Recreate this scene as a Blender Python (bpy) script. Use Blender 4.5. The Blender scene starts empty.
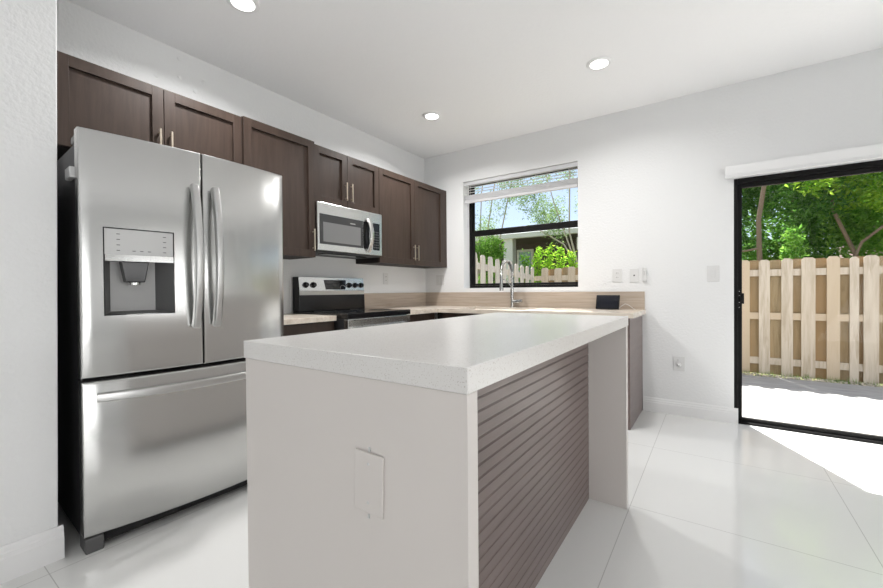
import bpy, bmesh, math, random
from mathutils import Vector, Matrix

scene = bpy.context.scene
C = scene.collection
rnd = random.Random(7)

# ------------------------------------------------------------------ camera
cam_d = bpy.data.cameras.new('camera')
cam = bpy.data.objects.new('camera', cam_d)
C.objects.link(cam)
YAW, PITCH, ROLL, FPX = 0.60336, -0.009616, -0.008018, 398.106
fw = Vector((-math.sin(YAW) * math.cos(PITCH), math.cos(YAW) * math.cos(PITCH), math.sin(PITCH)))
rt0 = Vector((math.cos(YAW), math.sin(YAW), 0))
up0 = rt0.cross(fw)
rt = math.cos(ROLL) * rt0 + math.sin(ROLL) * up0
up = -math.sin(ROLL) * rt0 + math.cos(ROLL) * up0
M = Matrix((rt, up, -fw)).transposed().to_4x4()
M.translation = Vector((3.0118, -4.0156, 1.1038))
cam.matrix_world = M
cam_d.sensor_fit = 'HORIZONTAL'
cam_d.sensor_width = 36.0
cam_d.lens = 36.0 * FPX / 883.0
cam_d.clip_start = 0.02
cam_d.clip_end = 300
scene.camera = cam

# ------------------------------------------------------------------ view
scene.view_settings.view_transform = 'Standard'
scene.view_settings.look = 'None'
scene.view_settings.gamma = 1.0
scene.view_settings.use_curve_mapping = False
scene.view_settings.exposure = 0.0

# ------------------------------------------------------------------ sky
SUN_EL = math.radians(57)
SUN_DIR = Vector((0.43 * math.cos(SUN_EL), -0.903 * math.cos(SUN_EL), -math.sin(SUN_EL))).normalized()
world = bpy.data.worlds.new('world')
scene.world = world
world.use_nodes = True
wn = world.node_tree
wn.nodes.clear()
w_out = wn.nodes.new('ShaderNodeOutputWorld')
w_bg = wn.nodes.new('ShaderNodeBackground')
w_sky = wn.nodes.new('ShaderNodeTexSky')
w_sky.sky_type = 'NISHITA'
w_sky.sun_disc = False
w_sky.sun_elevation = SUN_EL
w_sky.sun_rotation = math.atan2(-0.43, 0.903)
w_sky.air_density = 1.0
w_sky.dust_density = 0.3
w_sky.ozone_density = 2.0
w_bg.inputs['Strength'].default_value = 0.20
w_mix = wn.nodes.new('ShaderNodeMix')
w_mix.data_type = 'RGBA'
w_mix.inputs['Factor'].default_value = 0.55
w_mix.inputs['B'].default_value = (4.1, 4.35, 5.0, 1)
wn.links.new(w_sky.outputs[0], w_mix.inputs['A'])
wn.links.new(w_mix.outputs['Result'], w_bg.inputs['Color'])
wn.links.new(w_bg.outputs[0], w_out.inputs['Surface'])

sun_d = bpy.data.lights.new('sun', 'SUN')
sun_d.energy = 18.0
sun_d.angle = math.radians(0.6)
sun_d.color = (1.0, 0.975, 0.95)
sun = bpy.data.objects.new('sun', sun_d)
sun.rotation_euler = SUN_DIR.to_track_quat('-Z', 'Y').to_euler()
sun.location = (-3, 8, 12)
C.objects.link(sun)


def area_light(name, loc, direction, sx, sy, power, color=(1, 1, 1)):
    d = bpy.data.lights.new(name, 'AREA')
    d.shape = 'RECTANGLE'
    d.size, d.size_y = sx, sy
    d.energy = power
    d.color = color
    o = bpy.data.objects.new(name, d)
    o.location = loc
    o.rotation_euler = Vector(direction).to_track_quat('-Z', 'Z').to_euler()
    C.objects.link(o)
    return o


# added unseen fill lamps before the right wall, which has no openings
area_light('fill_light_right', (5.5, -5.9, 1.25), (-1, 0.12, 0.6), 2.6, 2.1, 78, (1.0, 1.0, 1.0))
area_light('streak_light_right', (5.5, -2.55, 1.25), (-1, 0, 0.25), 0.30, 2.1, 16, (1.0, 1.0, 1.0))  # added narrow lamp for a bright streak on the refrigerator door
DOWNLIGHT_W = 18.5

# ------------------------------------------------------------------ materials


def mat(name, color, rough=0.5, metal=0.0, spec=0.5, coat=0.0, emit=None, emit_s=0.0):
    m = bpy.data.materials.new(name)
    m.use_nodes = True
    b = m.node_tree.nodes['Principled BSDF']
    b.inputs['Base Color'].default_value = (*color, 1)
    b.inputs['Roughness'].default_value = rough
    b.inputs['Metallic'].default_value = metal
    b.inputs['Specular IOR Level'].default_value = spec
    b.inputs['Coat Weight'].default_value = coat
    if emit:
        b.inputs['Emission Color'].default_value = (*emit, 1)
        b.inputs['Emission Strength'].default_value = emit_s
    return m


def nd(m, t, **kw):
    n = m.node_tree.nodes.new(t)
    for k, v in kw.items():
        if k in n.inputs:
            n.inputs[k].default_value = v
        else:
            setattr(n, k, v)
    return n


def lk(m, a, b):
    m.node_tree.links.new(a, b)


def coords(m, scale=(1, 1, 1)):
    tc = nd(m, 'ShaderNodeTexCoord')
    mp = nd(m, 'ShaderNodeMapping')
    mp.inputs['Scale'].default_value = scale
    lk(m, tc.outputs['Object'], mp.inputs['Vector'])
    return mp.outputs['Vector']


def bsdf(m):
    return m.node_tree.nodes['Principled BSDF']


def add_bump(m, scale, strength, dist, detail=3.0, stretch=(1, 1, 1)):
    v = coords(m, stretch)
    n = nd(m, 'ShaderNodeTexNoise', Scale=scale, Detail=detail)
    lk(m, v, n.inputs['Vector'])
    b = nd(m, 'ShaderNodeBump', Strength=strength, Distance=dist)
    lk(m, n.outputs['Fac'], b.inputs['Height'])
    lk(m, b.outputs['Normal'], bsdf(m).inputs['Normal'])
    return n


def add_ramp(m, scale, c0, c1, p0=0.3, p1=0.7, stretch=(1, 1, 1), detail=6.0, dist=0.0, rough=0.6):
    v = coords(m, stretch)
    n = nd(m, 'ShaderNodeTexNoise', Scale=scale, Detail=detail, Distortion=dist, Roughness=rough)
    lk(m, v, n.inputs['Vector'])
    r = nd(m, 'ShaderNodeValToRGB')
    r.color_ramp.elements[0].position = p0
    r.color_ramp.elements[1].position = p1
    r.color_ramp.elements[0].color = (*c0, 1)
    r.color_ramp.elements[1].color = (*c1, 1)
    lk(m, n.outputs['Fac'], r.inputs['Fac'])
    lk(m, r.outputs['Color'], bsdf(m).inputs['Base Color'])
    return r


m_wall = mat('wall_paint', (0.80, 0.805, 0.805), 0.75, spec=0.25)
add_bump(m_wall, 55, 0.45, 0.006, 2.0)
m_ceil = mat('ceiling_paint', (0.90, 0.90, 0.905), 0.8, spec=0.2)
add_bump(m_ceil, 45, 0.4, 0.006, 2.0)
m_trim = mat('white_trim_paint', (0.83, 0.83, 0.83), 0.4)
m_white_plastic = mat('white_plastic', (0.70, 0.70, 0.695), 0.35)
m_dark_slot = mat('dark_slot', (0.03, 0.03, 0.03), 0.6)

# polished porcelain floor with a thin grout grid 0.9 m
m_floor = mat('polished_porcelain', (0.80, 0.80, 0.785), 0.10, spec=0.5)
v = coords(m_floor)
sep = nd(m_floor, 'ShaderNodeSeparateXYZ')
lk(m_floor, v, sep.inputs[0])
masks = []
for ax, off in (('X', 2.652), ('Y', -0.915)):
    a = nd(m_floor, 'ShaderNodeMath', operation='SUBTRACT')
    lk(m_floor, sep.outputs[ax], a.inputs[0])
    a.inputs[1].default_value = off + 0.45 - 9.0
    mo = nd(m_floor, 'ShaderNodeMath', operation='MODULO')
    lk(m_floor, a.outputs[0], mo.inputs[0])
    mo.inputs[1].default_value = 0.9
    s = nd(m_floor, 'ShaderNodeMath', operation='SUBTRACT')
    lk(m_floor, mo.outputs[0], s.inputs[0])
    s.inputs[1].default_value = 0.45
    ab = nd(m_floor, 'ShaderNodeMath', operation='ABSOLUTE')
    lk(m_floor, s.outputs[0], ab.inputs[0])
    lt = nd(m_floor, 'ShaderNodeMath', operation='LESS_THAN')
    lk(m_floor, ab.outputs[0], lt.inputs[0])
    lt.inputs[1].default_value = 0.0016
    masks.append(lt)
mx = nd(m_floor, 'ShaderNodeMath', operation='MAXIMUM')
lk(m_floor, masks[0].outputs[0], mx.inputs[0])
lk(m_floor, masks[1].outputs[0], mx.inputs[1])
mxc = nd(m_floor, 'ShaderNodeMix', data_type='RGBA')
lk(m_floor, mx.outputs[0], mxc.inputs['Factor'])
mxc.inputs['A'].default_value = (0.80, 0.80, 0.785, 1)
mxc.inputs['B'].default_value = (0.54, 0.535, 0.52, 1)
lk(m_floor, mxc.outputs['Result'], bsdf(m_floor).inputs['Base Color'])

m_wood = mat('espresso_wood', (0.08, 0.055, 0.047), 0.42, spec=0.3)
add_ramp(m_wood, 14, (0.034, 0.0225, 0.017), (0.056, 0.037, 0.029), 0.3, 0.72, (2.2, 2.2, 0.22), 8, 0.6)
m_slat = mat('grey_brown_slats', (0.15, 0.11, 0.10), 0.33)
add_ramp(m_slat, 10, (0.150, 0.111, 0.101), (0.205, 0.158, 0.146), 0.3, 0.7, (2, 0.25, 2), 8, 0.4)
m_groove = mat('dark_groove', (0.03, 0.02, 0.018), 0.6)
m_carcass = mat('dark_carcass', (0.020, 0.016, 0.014), 0.6, spec=0.3)
m_pull = mat('brushed_champagne', (0.72, 0.63, 0.52), 0.3, metal=1.0)

m_lam = mat('light_oak_laminate', (0.6, 0.5, 0.4), 0.32)
add_ramp(m_lam, 6, (0.36, 0.285, 0.22), (0.56, 0.48, 0.40), 0.28, 0.72, (0.35, 0.35, 9), 9, 0.5, 0.65)
m_lamtop = mat('light_oak_laminate_top', (0.7, 0.62, 0.52), 0.25)
add_ramp(m_lamtop, 5, (0.60, 0.51, 0.42), (0.80, 0.73, 0.64), 0.3, 0.7, (0.8, 5, 5), 8, 0.5)
m_quartz = mat('white_speckled_quartz', (0.74, 0.725, 0.70), 0.26)
v = coords(m_quartz)
vo = nd(m_quartz, 'ShaderNodeTexNoise', Scale=330.0, Detail=2.0)
lk(m_quartz, v, vo.inputs['Vector'])
rp = nd(m_quartz, 'ShaderNodeValToRGB')
rp.color_ramp.elements[0].position = 0.30
rp.color_ramp.elements[0].color = (0.50, 0.46, 0.42, 1)
rp.color_ramp.elements[1].position = 0.39
rp.color_ramp.elements[1].color = (0.73, 0.715, 0.695, 1)
lk(m_quartz, vo.outputs['Fac'], rp.inputs['Fac'])
lk(m_quartz, rp.outputs['Color'], bsdf(m_quartz).inputs['Base Color'])
m_panel = mat('white_painted_panel', (0.68, 0.64, 0.61), 0.45)

m_steel = mat('brushed_steel', (0.56, 0.56, 0.55), 0.22, metal=1.0)
v = coords(m_steel, (3.0, 3.0, 0.55))
n1 = nd(m_steel, 'ShaderNodeTexNoise', Scale=3.2, Detail=1.0)
lk(m_steel, v, n1.inputs['Vector'])
b1 = nd(m_steel, 'ShaderNodeBump', Strength=0.11, Distance=0.02)
lk(m_steel, n1.outputs['Fac'], b1.inputs['Height'])
v2 = coords(m_steel, (160, 160, 3.0))
n2 = nd(m_steel, 'ShaderNodeTexNoise', Scale=4.0, Detail=2.0)
lk(m_steel, v2, n2.inputs['Vector'])
mr = nd(m_steel, 'ShaderNodeMapRange')
mr.inputs['To Min'].default_value = 0.20
mr.inputs['To Max'].default_value = 0.24
lk(m_steel, n2.outputs['Fac'], mr.inputs['Value'])
lk(m_steel, mr.outputs[0], bsdf(m_steel).inputs['Roughness'])
lk(m_steel, b1.outputs['Normal'], bsdf(m_steel).inputs['Normal'])
m_steel2 = mat('satin_steel', (0.66, 0.66, 0.65), 0.24, metal=1.0)
m_chrome = mat('brushed_nickel', (0.50, 0.50, 0.49), 0.25, metal=1.0)
m_silver = mat('silver_grey_plastic', (0.60, 0.60, 0.595), 0.35)
m_handle = mat('satin_handle_steel', (0.55, 0.55, 0.54), 0.34, metal=1.0)
m_black = mat('black_enamel', (0.008, 0.008, 0.009), 0.16, spec=0.35)
m_blackglass = mat('black_glass', (0.01, 0.01, 0.011), 0.06)
m_mwglass = mat('grey_mesh_glass', (0.16, 0.16, 0.16), 0.12)
m_charcoal = mat('charcoal_case', (0.03, 0.03, 0.032), 0.5)
m_darkgrey = mat('dark_grey_plastic', (0.10, 0.10, 0.10), 0.45)
m_screen = mat('dark_screen', (0.008, 0.009, 0.016), 0.08)
m_frame = mat('black_aluminium', (0.006, 0.0055, 0.0055), 0.45, spec=0.2)
m_blind = mat('white_blind', (0.66, 0.66, 0.67), 0.5)
m_glow = mat('lamp_lens', (0.9, 0.9, 0.9), 0.4, emit=(1, 0.98, 0.95), emit_s=6.0)
m_mark = mat('pale_print', (0.055, 0.055, 0.055), 0.5)
m_emblem = mat('grey_emblem', (0.22, 0.22, 0.22), 0.4)
m_digit = mat('pale_digits', (0.5, 0.5, 0.5), 0.4)

m_glass = bpy.data.materials.new('clear_glass')
m_glass.use_nodes = True
gt = m_glass.node_tree
gt.nodes.clear()
go = gt.nodes.new('ShaderNodeOutputMaterial')
gm = gt.nodes.new('ShaderNodeMixShader')
g1 = gt.nodes.new('ShaderNodeBsdfTransparent')
g1.inputs[0].default_value = (0.97, 0.98, 0.975, 1)
g2 = gt.nodes.new('ShaderNodeBsdfGlossy')
g2.inputs['Roughness'].default_value = 0.0
gl = gt.nodes.new('ShaderNodeLayerWeight')
gl.inputs[0].default_value = 0.5
gp = gt.nodes.new('ShaderNodeMath')
gp.operation = 'POWER'
gp.inputs[1].default_value = 5.0
gk = gt.nodes.new('ShaderNodeMath')
gk.operation = 'MULTIPLY_ADD'
gk.inputs[1].default_value = 0.8
gk.inputs[2].default_value = 0.006
gt.links.new(gl.outputs['Facing'], gp.inputs[0])
gt.links.new(gp.outputs[0], gk.inputs[0])
gt.links.new(gk.outputs[0], gm.inputs[0])
gt.links.new(g1.outputs[0], gm.inputs[1])
gt.links.new(g2.outputs[0], gm.inputs[2])
gt.links.new(gm.outputs[0], go.inputs[0])

m_concrete = mat('pale_patio_concrete', (0.58, 0.55, 0.52), 0.85)
add_ramp(m_concrete, 3.0, (0.34, 0.325, 0.31), (0.46, 0.44, 0.42), 0.3, 0.7, (1, 4, 1), 8)
m_ground = mat('grassy_soil', (0.12, 0.14, 0.05), 0.95)
add_ramp(m_ground, 4.0, (0.10, 0.14, 0.035), (0.24, 0.20, 0.11), 0.35, 0.7)
m_gravel = mat('pale_gravel', (0.55, 0.48, 0.38), 0.9)
m_grass = mat('green_grass', (0.16, 0.26, 0.05), 0.8)


def fence_mat(name, c0, c1, c2):
    m = mat(name, c0, 0.8, spec=0.2)
    oi = nd(m, 'ShaderNodeObjectInfo')
    v = coords(m, (9, 9, 0.9))
    off = nd(m, 'ShaderNodeVectorMath', operation='ADD')
    lk(m, v, off.inputs[0])
    cmb = nd(m, 'ShaderNodeCombineXYZ')
    k = nd(m, 'ShaderNodeMath', operation='MULTIPLY')
    k.inputs[1].default_value = 37.0
    lk(m, oi.outputs['Random'], k.inputs[0])
    lk(m, k.outputs[0], cmb.inputs['Z'])
    lk(m, cmb.outputs[0], off.inputs[1])
    n = nd(m, 'ShaderNodeTexNoise', Scale=3.0, Detail=6.0, Distortion=0.8)
    lk(m, off.outputs[0], n.inputs['Vector'])
    r = nd(m, 'ShaderNodeValToRGB')
    r.color_ramp.elements[0].position = 0.25
    r.color_ramp.elements[0].color = (*c1, 1)
    r.color_ramp.elements[1].position = 0.6
    r.color_ramp.elements[1].color = (*c0, 1)
    lk(m, n.outputs['Fac'], r.inputs['Fac'])
    mxx = nd(m, 'ShaderNodeMix', data_type='RGBA')
    pw = nd(m, 'ShaderNodeMath', operation='POWER')
    pw.inputs[1].default_value = 2.5
    lk(m, oi.outputs['Random'], pw.inputs[0])
    lk(m, pw.outputs[0], mxx.inputs['Factor'])
    lk(m, r.outputs['Color'], mxx.inputs['A'])
    mxx.inputs['B'].default_value = (*c2, 1)
    lk(m, mxx.outputs['Result'], bsdf(m).inputs['Base Color'])
    return m


m_fence = fence_mat('weathered_pine', (0.60, 0.515, 0.415), (0.42, 0.34, 0.25), (0.55, 0.43, 0.30))
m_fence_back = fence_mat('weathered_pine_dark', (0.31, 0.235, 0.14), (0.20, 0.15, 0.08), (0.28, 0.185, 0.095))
m_fence_white = fence_mat('pale_pine', (0.70, 0.64, 0.58), (0.52, 0.45, 0.39), (0.64, 0.56, 0.48))  # paler pine for the side fence boards


def leaf_mat(name, c0, c1, trans):
    m = bpy.data.materials.new(name)
    m.use_nodes = True
    t = m.node_tree
    t.nodes.clear()
    o = t.nodes.new('ShaderNodeOutputMaterial')
    g = t.nodes.new('ShaderNodeNewGeometry')
    r = t.nodes.new('ShaderNodeValToRGB')
    r.color_ramp.elements[0].color = (*c0, 1)
    r.color_ramp.elements[1].color = (*c1, 1)
    t.links.new(g.outputs['Random Per Island'], r.inputs[0])
    d = t.nodes.new('ShaderNodeBsdfDiffuse')
    tr = t.nodes.new('ShaderNodeBsdfTranslucent')
    mx = t.nodes.new('ShaderNodeMixShader')
    mx.inputs[0].default_value = trans
    t.links.new(r.outputs[0], d.inputs[0])
    t.links.new(r.outputs[0], tr.inputs[0])
    t.links.new(d.outputs[0], mx.inputs[1])
    t.links.new(tr.outputs[0], mx.inputs[2])
    t.links.new(mx.outputs[0], o.inputs[0])
    return m


m_leaf_dark = leaf_mat('dark_leaves', (0.05, 0.14, 0.03), (0.17, 0.36, 0.07), 0.45)
m_leaf_bright = leaf_mat('bright_leaves', (0.18, 0.42, 0.04), (0.55, 0.75, 0.10), 0.5)
m_leaf_mid = leaf_mat('mid_leaves', (0.10, 0.27, 0.04), (0.32, 0.55, 0.10), 0.5)
m_leaf_pale = leaf_mat('pale_leaves', (0.17, 0.28, 0.11), (0.38, 0.50, 0.22), 0.45)
m_bark = mat('grey_brown_bark', (0.24, 0.17, 0.12), 0.9)
add_bump(m_bark, 20, 0.5, 0.01)
m_bark_pale = mat('pale_bark', (0.48, 0.42, 0.34), 0.9)
m_stucco = mat('pink_stucco', (0.42, 0.29, 0.27), 0.9)
m_house_wall = mat('brown_house_wall', (0.10, 0.08, 0.075), 0.9)
m_house_white = mat('white_house_trim', (0.72, 0.71, 0.70), 0.7)
m_roof = mat('grey_roof', (0.40, 0.41, 0.42), 0.9)
m_house_glass = mat('house_window_glass', (0.30, 0.38, 0.42), 0.1)

# ------------------------------------------------------------------ mesh helpers


class MB:
    def __init__(s):
        s.bm = bmesh.new()

    def box(s, x0, y0, z0, x1, y1, z1, mtx=None):
        vs = []
        for x in (x0, x1):
            for y in (y0, y1):
                for z in (z0, z1):
                    p = Vector((x, y, z))
                    vs.append(s.bm.verts.new(mtx @ p if mtx else p))
        for f in ((0, 1, 3, 2), (4, 6, 7, 5), (0, 4, 5, 1), (2, 3, 7, 6), (0, 2, 6, 4), (1, 5, 7, 3)):
            s.bm.faces.new([vs[i] for i in f])
        return s

    def hull8(s, pts):
        """box from 8 explicit corners ordered like box()"""
        vs = [s.bm.verts.new(Vector(p)) for p in pts]
        for f in ((0, 1, 3, 2), (4, 6, 7, 5), (0, 4, 5, 1), (2, 3, 7, 6), (0, 2, 6, 4), (1, 5, 7, 3)):
            s.bm.faces.new([vs[i] for i in f])
        return s

    def prism(s, prof, a, b):
        """prof: list of 3-vectors (a planar loop); extruded from offset a to offset b (vectors)"""
        a, b = Vector(a), Vector(b)
        l0 = [s.bm.verts.new(Vector(p) + a) for p in prof]
        l1 = [s.bm.verts.new(Vector(p) + b) for p in prof]
        n = len(prof)
        s.bm.faces.new(l0[::-1])
        s.bm.faces.new(l1)
        for i in range(n):
            s.bm.faces.new((l0[i], l0[(i + 1) % n], l1[(i + 1) % n], l1[i]))
        return s

    def sweep(s, path, section, side, closed_ends=True):
        """section: list of (a, b): a along 'side', b along side x tangent"""
        path = [Vector(p) for p in path]
        side = Vector(side)
        rings = []
        for i, p in enumerate(path):
            t = (path[min(i + 1, len(path) - 1)] - path[max(i - 1, 0)]).normalized()
            sd = (side - t * side.dot(t)).normalized()
            nn = t.cross(sd)
            sec = section(i / (len(path) - 1)) if callable(section) else section
            rings.append([s.bm.verts.new(p + sd * a + nn * b) for a, b in sec])
        n = len(rings[0])
        for r0, r1 in zip(rings, rings[1:]):
            for i in range(n):
                s.bm.faces.new((r0[i], r0[(i + 1) % n], r1[(i + 1) % n], r1[i]))
        if closed_ends:
            s.bm.faces.new(rings[0][::-1])
            s.bm.faces.new(rings[-1])
        return s

    def tube(s, path, r, seg=10, r1=None):
        path = [Vector(p) for p in path]
        t = (path[-1] - path[0]).normalized()
        side = Vector((0, 0, 1)) if abs(t.z) < 0.9 else Vector((1, 0, 0))
        d = (path[1] - path[0]).normalized()
        if abs(d.dot(side)) > 0.95:
            side = Vector((1, 0, 0)) if abs(d.x) < 0.9 else Vector((0, 1, 0))
        # pick a side never parallel to the path
        for cand in (Vector((1, 0, 0)), Vector((0, 1, 0)), Vector((0, 0, 1)), Vector((0.6, 0.64, 0.48))):
            if all(abs((b - a).normalized().dot(cand)) < 0.97 for a, b in zip(path, path[1:])):
                side = cand
                break
        circ = [(math.cos(2 * math.pi * k / seg), math.sin(2 * math.pi * k / seg)) for k in range(seg)]
        if r1 is None:
            return s.sweep(path, [(a * r, b * r) for a, b in circ], side)
        return s.sweep(path, lambda u: [(a * (r + (r1 - r) * u), b * (r + (r1 - r) * u)) for a, b in circ], side)

    def lathe(s, prof, center, axis, seg=24):
        """prof: list of (radius, height along axis)"""
        axis = Vector(axis).normalized()
        a = axis.orthogonal().normalized()
        b = axis.cross(a)
        c = Vector(center)
        rings = []
        for r, h in prof:
            rings.append([s.bm.verts.new(c + axis * h + (a * math.cos(2 * math.pi * k / seg) + b * math.sin(2 * math.pi * k / seg)) * max(r, 1e-4)) for k in range(seg)])
        for r0, r1 in zip(rings, rings[1:]):
            for i in range(seg):
                s.bm.faces.new((r0[i], r0[(i + 1) % seg], r1[(i + 1) % seg], r1[i]))
        s.bm.faces.new(rings[0][::-1])
        s.bm.faces.new(rings[-1])
        return s

    def quad(s, a, b, c, d):
        s.bm.faces.new([s.bm.verts.new(Vector(p)) for p in (a, b, c, d)])
        return s

    def build(s, name, material, parent=None, bevel=0.0, smooth=False, seg=2, norm=True, angle=35):
        if norm:
            bmesh.ops.recalc_face_normals(s.bm, faces=s.bm.faces)
        me = bpy.data.meshes.new(name)
        s.bm.to_mesh(me)
        s.bm.free()
        mats = material if isinstance(material, (list, tuple)) else [material]
        for mm in mats:
            me.materials.append(mm)
        o = bpy.data.objects.new(name, me)
        C.objects.link(o)
        if smooth:
            me.polygons.foreach_set('use_smooth', [True] * len(me.polygons))
            try:
                me.set_sharp_from_angle(angle=math.radians(angle))
            except Exception:
                pass
        if parent:
            o.parent = parent
        if bevel:
            md = o.modifiers.new('bevel', 'BEVEL')
            md.width = bevel
            md.segments = seg
            md.limit_method = 'ANGLE'
            md.angle_limit = math.radians(40)
        return o


def tag(o, label=None, cat=None, group=None, kind=None):
    if label:
        o['label'] = label
    if cat:
        o['category'] = cat
    if group:
        o['group'] = group
    if kind:
        o['kind'] = kind
    return o


def thing(name, label=None, cat=None, group=None, loc=(0, 0, 0), kind=None):
    o = bpy.data.objects.new(name, None)
    o.empty_display_size = 0.1
    C.objects.link(o)
    o.location = loc
    return tag(o, label, cat, group, kind)


def settle(root):
    """children were built in world coordinates: move them under the root's own origin"""
    L = root.location.copy()
    for ch in root.children:
        ch.location = ch.location - L
    return root


def rrect(w, h, r=0.3, n=3):
    """rounded rectangle section (a, b)"""
    out = []
    r = r * min(w, h)
    for cx, cy, a0 in ((w / 2 - r, h / 2 - r, 0), (-w / 2 + r, h / 2 - r, 90), (-w / 2 + r, -h / 2 + r, 180), (w / 2 - r, -h / 2 + r, 270)):
        for k in range(n + 1):
            a = math.radians(a0 + 90 * k / n)
            out.append((cx + r * math.cos(a), cy + r * math.sin(a)))
    return out


# ------------------------------------------------------------------ room shell
H = 2.755
XR, YF = 5.65, -7.5
WX0, WX1, WZ0, WZ1 = 0.5657, 1.8893, 1.1256, 2.3707
DX0, DX1, DZ1 = 3.133, 4.97, 1.986
T = 0.2
tag(MB().box(-T, YF - T, -0.1, XR + T, T, 0).build('floor', m_floor), 'white polished porcelain tile floor', kind='structure')
tag(MB().box(-T, YF - T, H, XR + T, T, H + 0.1).build('ceiling', m_ceil), 'white textured ceiling', kind='structure')
wl = tag(MB().box(-T, -3.585, 0, 0, 0, H).build('wall_left', m_wall), 'white wall behind the wall cabinets', kind='structure')
for (y, z) in ((-2.775, 2.697), (-2.911, 2.526), (-2.773, 2.574), (-2.621, 2.601), (-2.677, 2.516)):
    MB().lathe([(0.016, -0.002), (0.014, 0.003), (0.008, 0.006), (0.001, 0.007)], (0, y, z), (1, 0, 0), 12).build('spackle_bump', m_wall, wl, smooth=True)
tag(MB().hull8([(-T, YF, 0), (-T, YF, H), (-T, -3.570, 0), (-T, -3.5395, H), (0.757, YF, 0), (0.757, YF, H), (0.757, -3.570, 0), (0.757, -3.5395, H)]).build('wall_left_near', m_wall, bevel=0.004), 'white wall beside the refrigerator', kind='structure')
wb = MB()
wb.box(0, 0, 0, WX0, T, H)
wb.box(WX0, 0, 0, WX1, T, WZ0)
wb.box(WX0, 0, WZ1, WX1, T, H)
wb.box(WX1, 0, 0, DX0, T, H)
wb.box(DX0, 0, DZ1, DX1, T, H)
wb.box(DX1, 0, 0, XR, T, H)
tag(wb.build('wall_back', m_wall), 'white wall with the window and the patio door', kind='structure')
tag(MB().box(XR, YF, 0, XR + T, T, H).build('wall_right', m_wall), 'white wall to the right', kind='structure')
tag(MB().box(-T, YF - T, 0, XR + T, YF, H).build('wall_front', m_wall), 'white wall behind the camera', kind='structure')


def baseboard(name, p0, p1, nrm, h, label):
    p0, p1, n = Vector(p0), Vector(p1), Vector(nrm)
    prof = [(0, 0), (0.016, 0), (0.016, h * 0.66), (0.013, h * 0.70), (0.013, h * 0.80), (0.009, h * 0.84), (0.008, h * 0.93), (0.004, h), (0, h)]
    m = MB()
    m.prism([n * a + Vector((0, 0, b)) for a, b in prof], p0, p1)
    return tag(m.build(name, m_trim), label, kind='structure')


baseboard('baseboard_back', (2.466, -0.0005, 0), (3.160, -0.0005, 0), (0, -1, 0), 0.125, 'white baseboard under the light switch')
baseboard('baseboard_left', (0.7575, YF + 0.01, 0), (0.7575, -3.5535, 0), (1, 0, 0), 0.135, 'white stepped baseboard beside the refrigerator')
baseboard('baseboard_niche', (0.62, -3.5695, 0), (0.7570, -3.5695, 0), (0, 1, 0), 0.135, 'white baseboard return into the refrigerator niche')

# ------------------------------------------------------------------ window
win = thing('window_1', 'black framed single hung window over the sink', kind='structure', loc=(1.2275, 0.16, WZ0))
y0, y1 = 0.137, 0.199
fr = MB()
fr.box(WX0, y0, WZ0, WX0 + 0.035, y1, WZ1).box(WX1 - 0.016, y0, WZ0, WX1, y1, WZ1)
fr.box(WX0 + 0.035, y0, WZ0, WX1 - 0.016, y1, WZ0 + 0.03).box(WX0 + 0.035, y0, WZ1 - 0.012, WX1 - 0.016, y1, WZ1)
fr.build('window_frame', m_frame, win, bevel=0.002)
lo = MB()
a, b, z0, z1 = WX0 + 0.036, WX1 - 0.017, WZ0 + 0.031, 1.805
lo.box(a, 0.142, z0, a + 0.03, 0.168, z1).box(b - 0.02, 0.142, z0, b, 0.168, z1)
lo.box(a + 0.03, 0.142, z0, b - 0.02, 0.168, z0 + 0.022).box(a + 0.03, 0.136, z1 - 0.064, b - 0.02, 0.168, z1)
lo.build('lower_sash', m_frame, win, bevel=0.002)
us = MB()
us.box(a, 0.171, 1.765, a + 0.012, 0.195, WZ1 - 0.013).box(b - 0.012, 0.171, 1.765, b, 0.195, WZ1 - 0.013)
us.box(a + 0.012, 0.171, 1.765, b - 0.012, 0.195, 1.815).box(a + 0.012, 0.171, WZ1 - 0.024, b - 0.012, 0.195, WZ1 - 0.013)
us.build('upper_sash', m_frame, win, bevel=0.002)
MB().box(a + 0.031, 0.153, z0 + 0.023, b - 0.021, 0.157, z1 - 0.065).build('window_pane', m_glass, win)
MB().box(a + 0.013, 0.181, 1.816, b - 0.013, 0.185, WZ1 - 0.025).build('window_pane', m_glass, win)
settle(win)

# ------------------------------------------------------------------ sliding patio door
dr = thing('door_1', 'black framed sliding glass patio door', kind='structure', loc=((DX0 + DX1) / 2, 0.08, 0))
f = MB()
f.box(DX0, 0.004, 0, DX0 + 0.026, 0.13, DZ1).box(DX1 - 0.035, 0.004, 0, DX1, 0.13, DZ1)
f.box(DX0 + 0.026, 0.004, DZ1 - 0.04, DX1 - 0.035, 0.13, DZ1).box(DX0 + 0.026, 0.004, -0.005, DX1 - 0.035, 0.13, 0.018)
f.build('door_frame', m_frame, dr, bevel=0.002)
for (xa, xb, ya) in ((DX0 + 0.027, 4.075, 0.03), (4.025, DX1 - 0.03, 0.075)):
    p = MB()
    wl_ = 0.027 if xa < 4 else 0.048
    p.box(xa, ya, 0.019, xa + wl_, ya + 0.035, DZ1 - 0.041).box(xb - 0.048, ya, 0.019, xb, ya + 0.035, DZ1 - 0.041)
    p.box(xa + wl_, ya, 0.019, xb - 0.048, ya + 0.035, 0.046).box(xa + wl_, ya, DZ1 - 0.074, xb - 0.048, ya + 0.035, DZ1 - 0.041)
    po = p.build('sliding_panel', m_frame, dr, bevel=0.002)
    MB().box(xa + wl_ + 0.001, ya + 0.015, 0.047, xb - 0.049, ya + 0.021, DZ1 - 0.075).build('door_pane', m_glass, po)
hd = MB()
hd.box(DX0 + 0.029, 0.018, 0.93, DX0 + 0.050, 0.03, 1.09)
hd.box(DX0 + 0.044, -0.008, 0.975, DX0 + 0.066, 0.03, 1.06)
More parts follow.
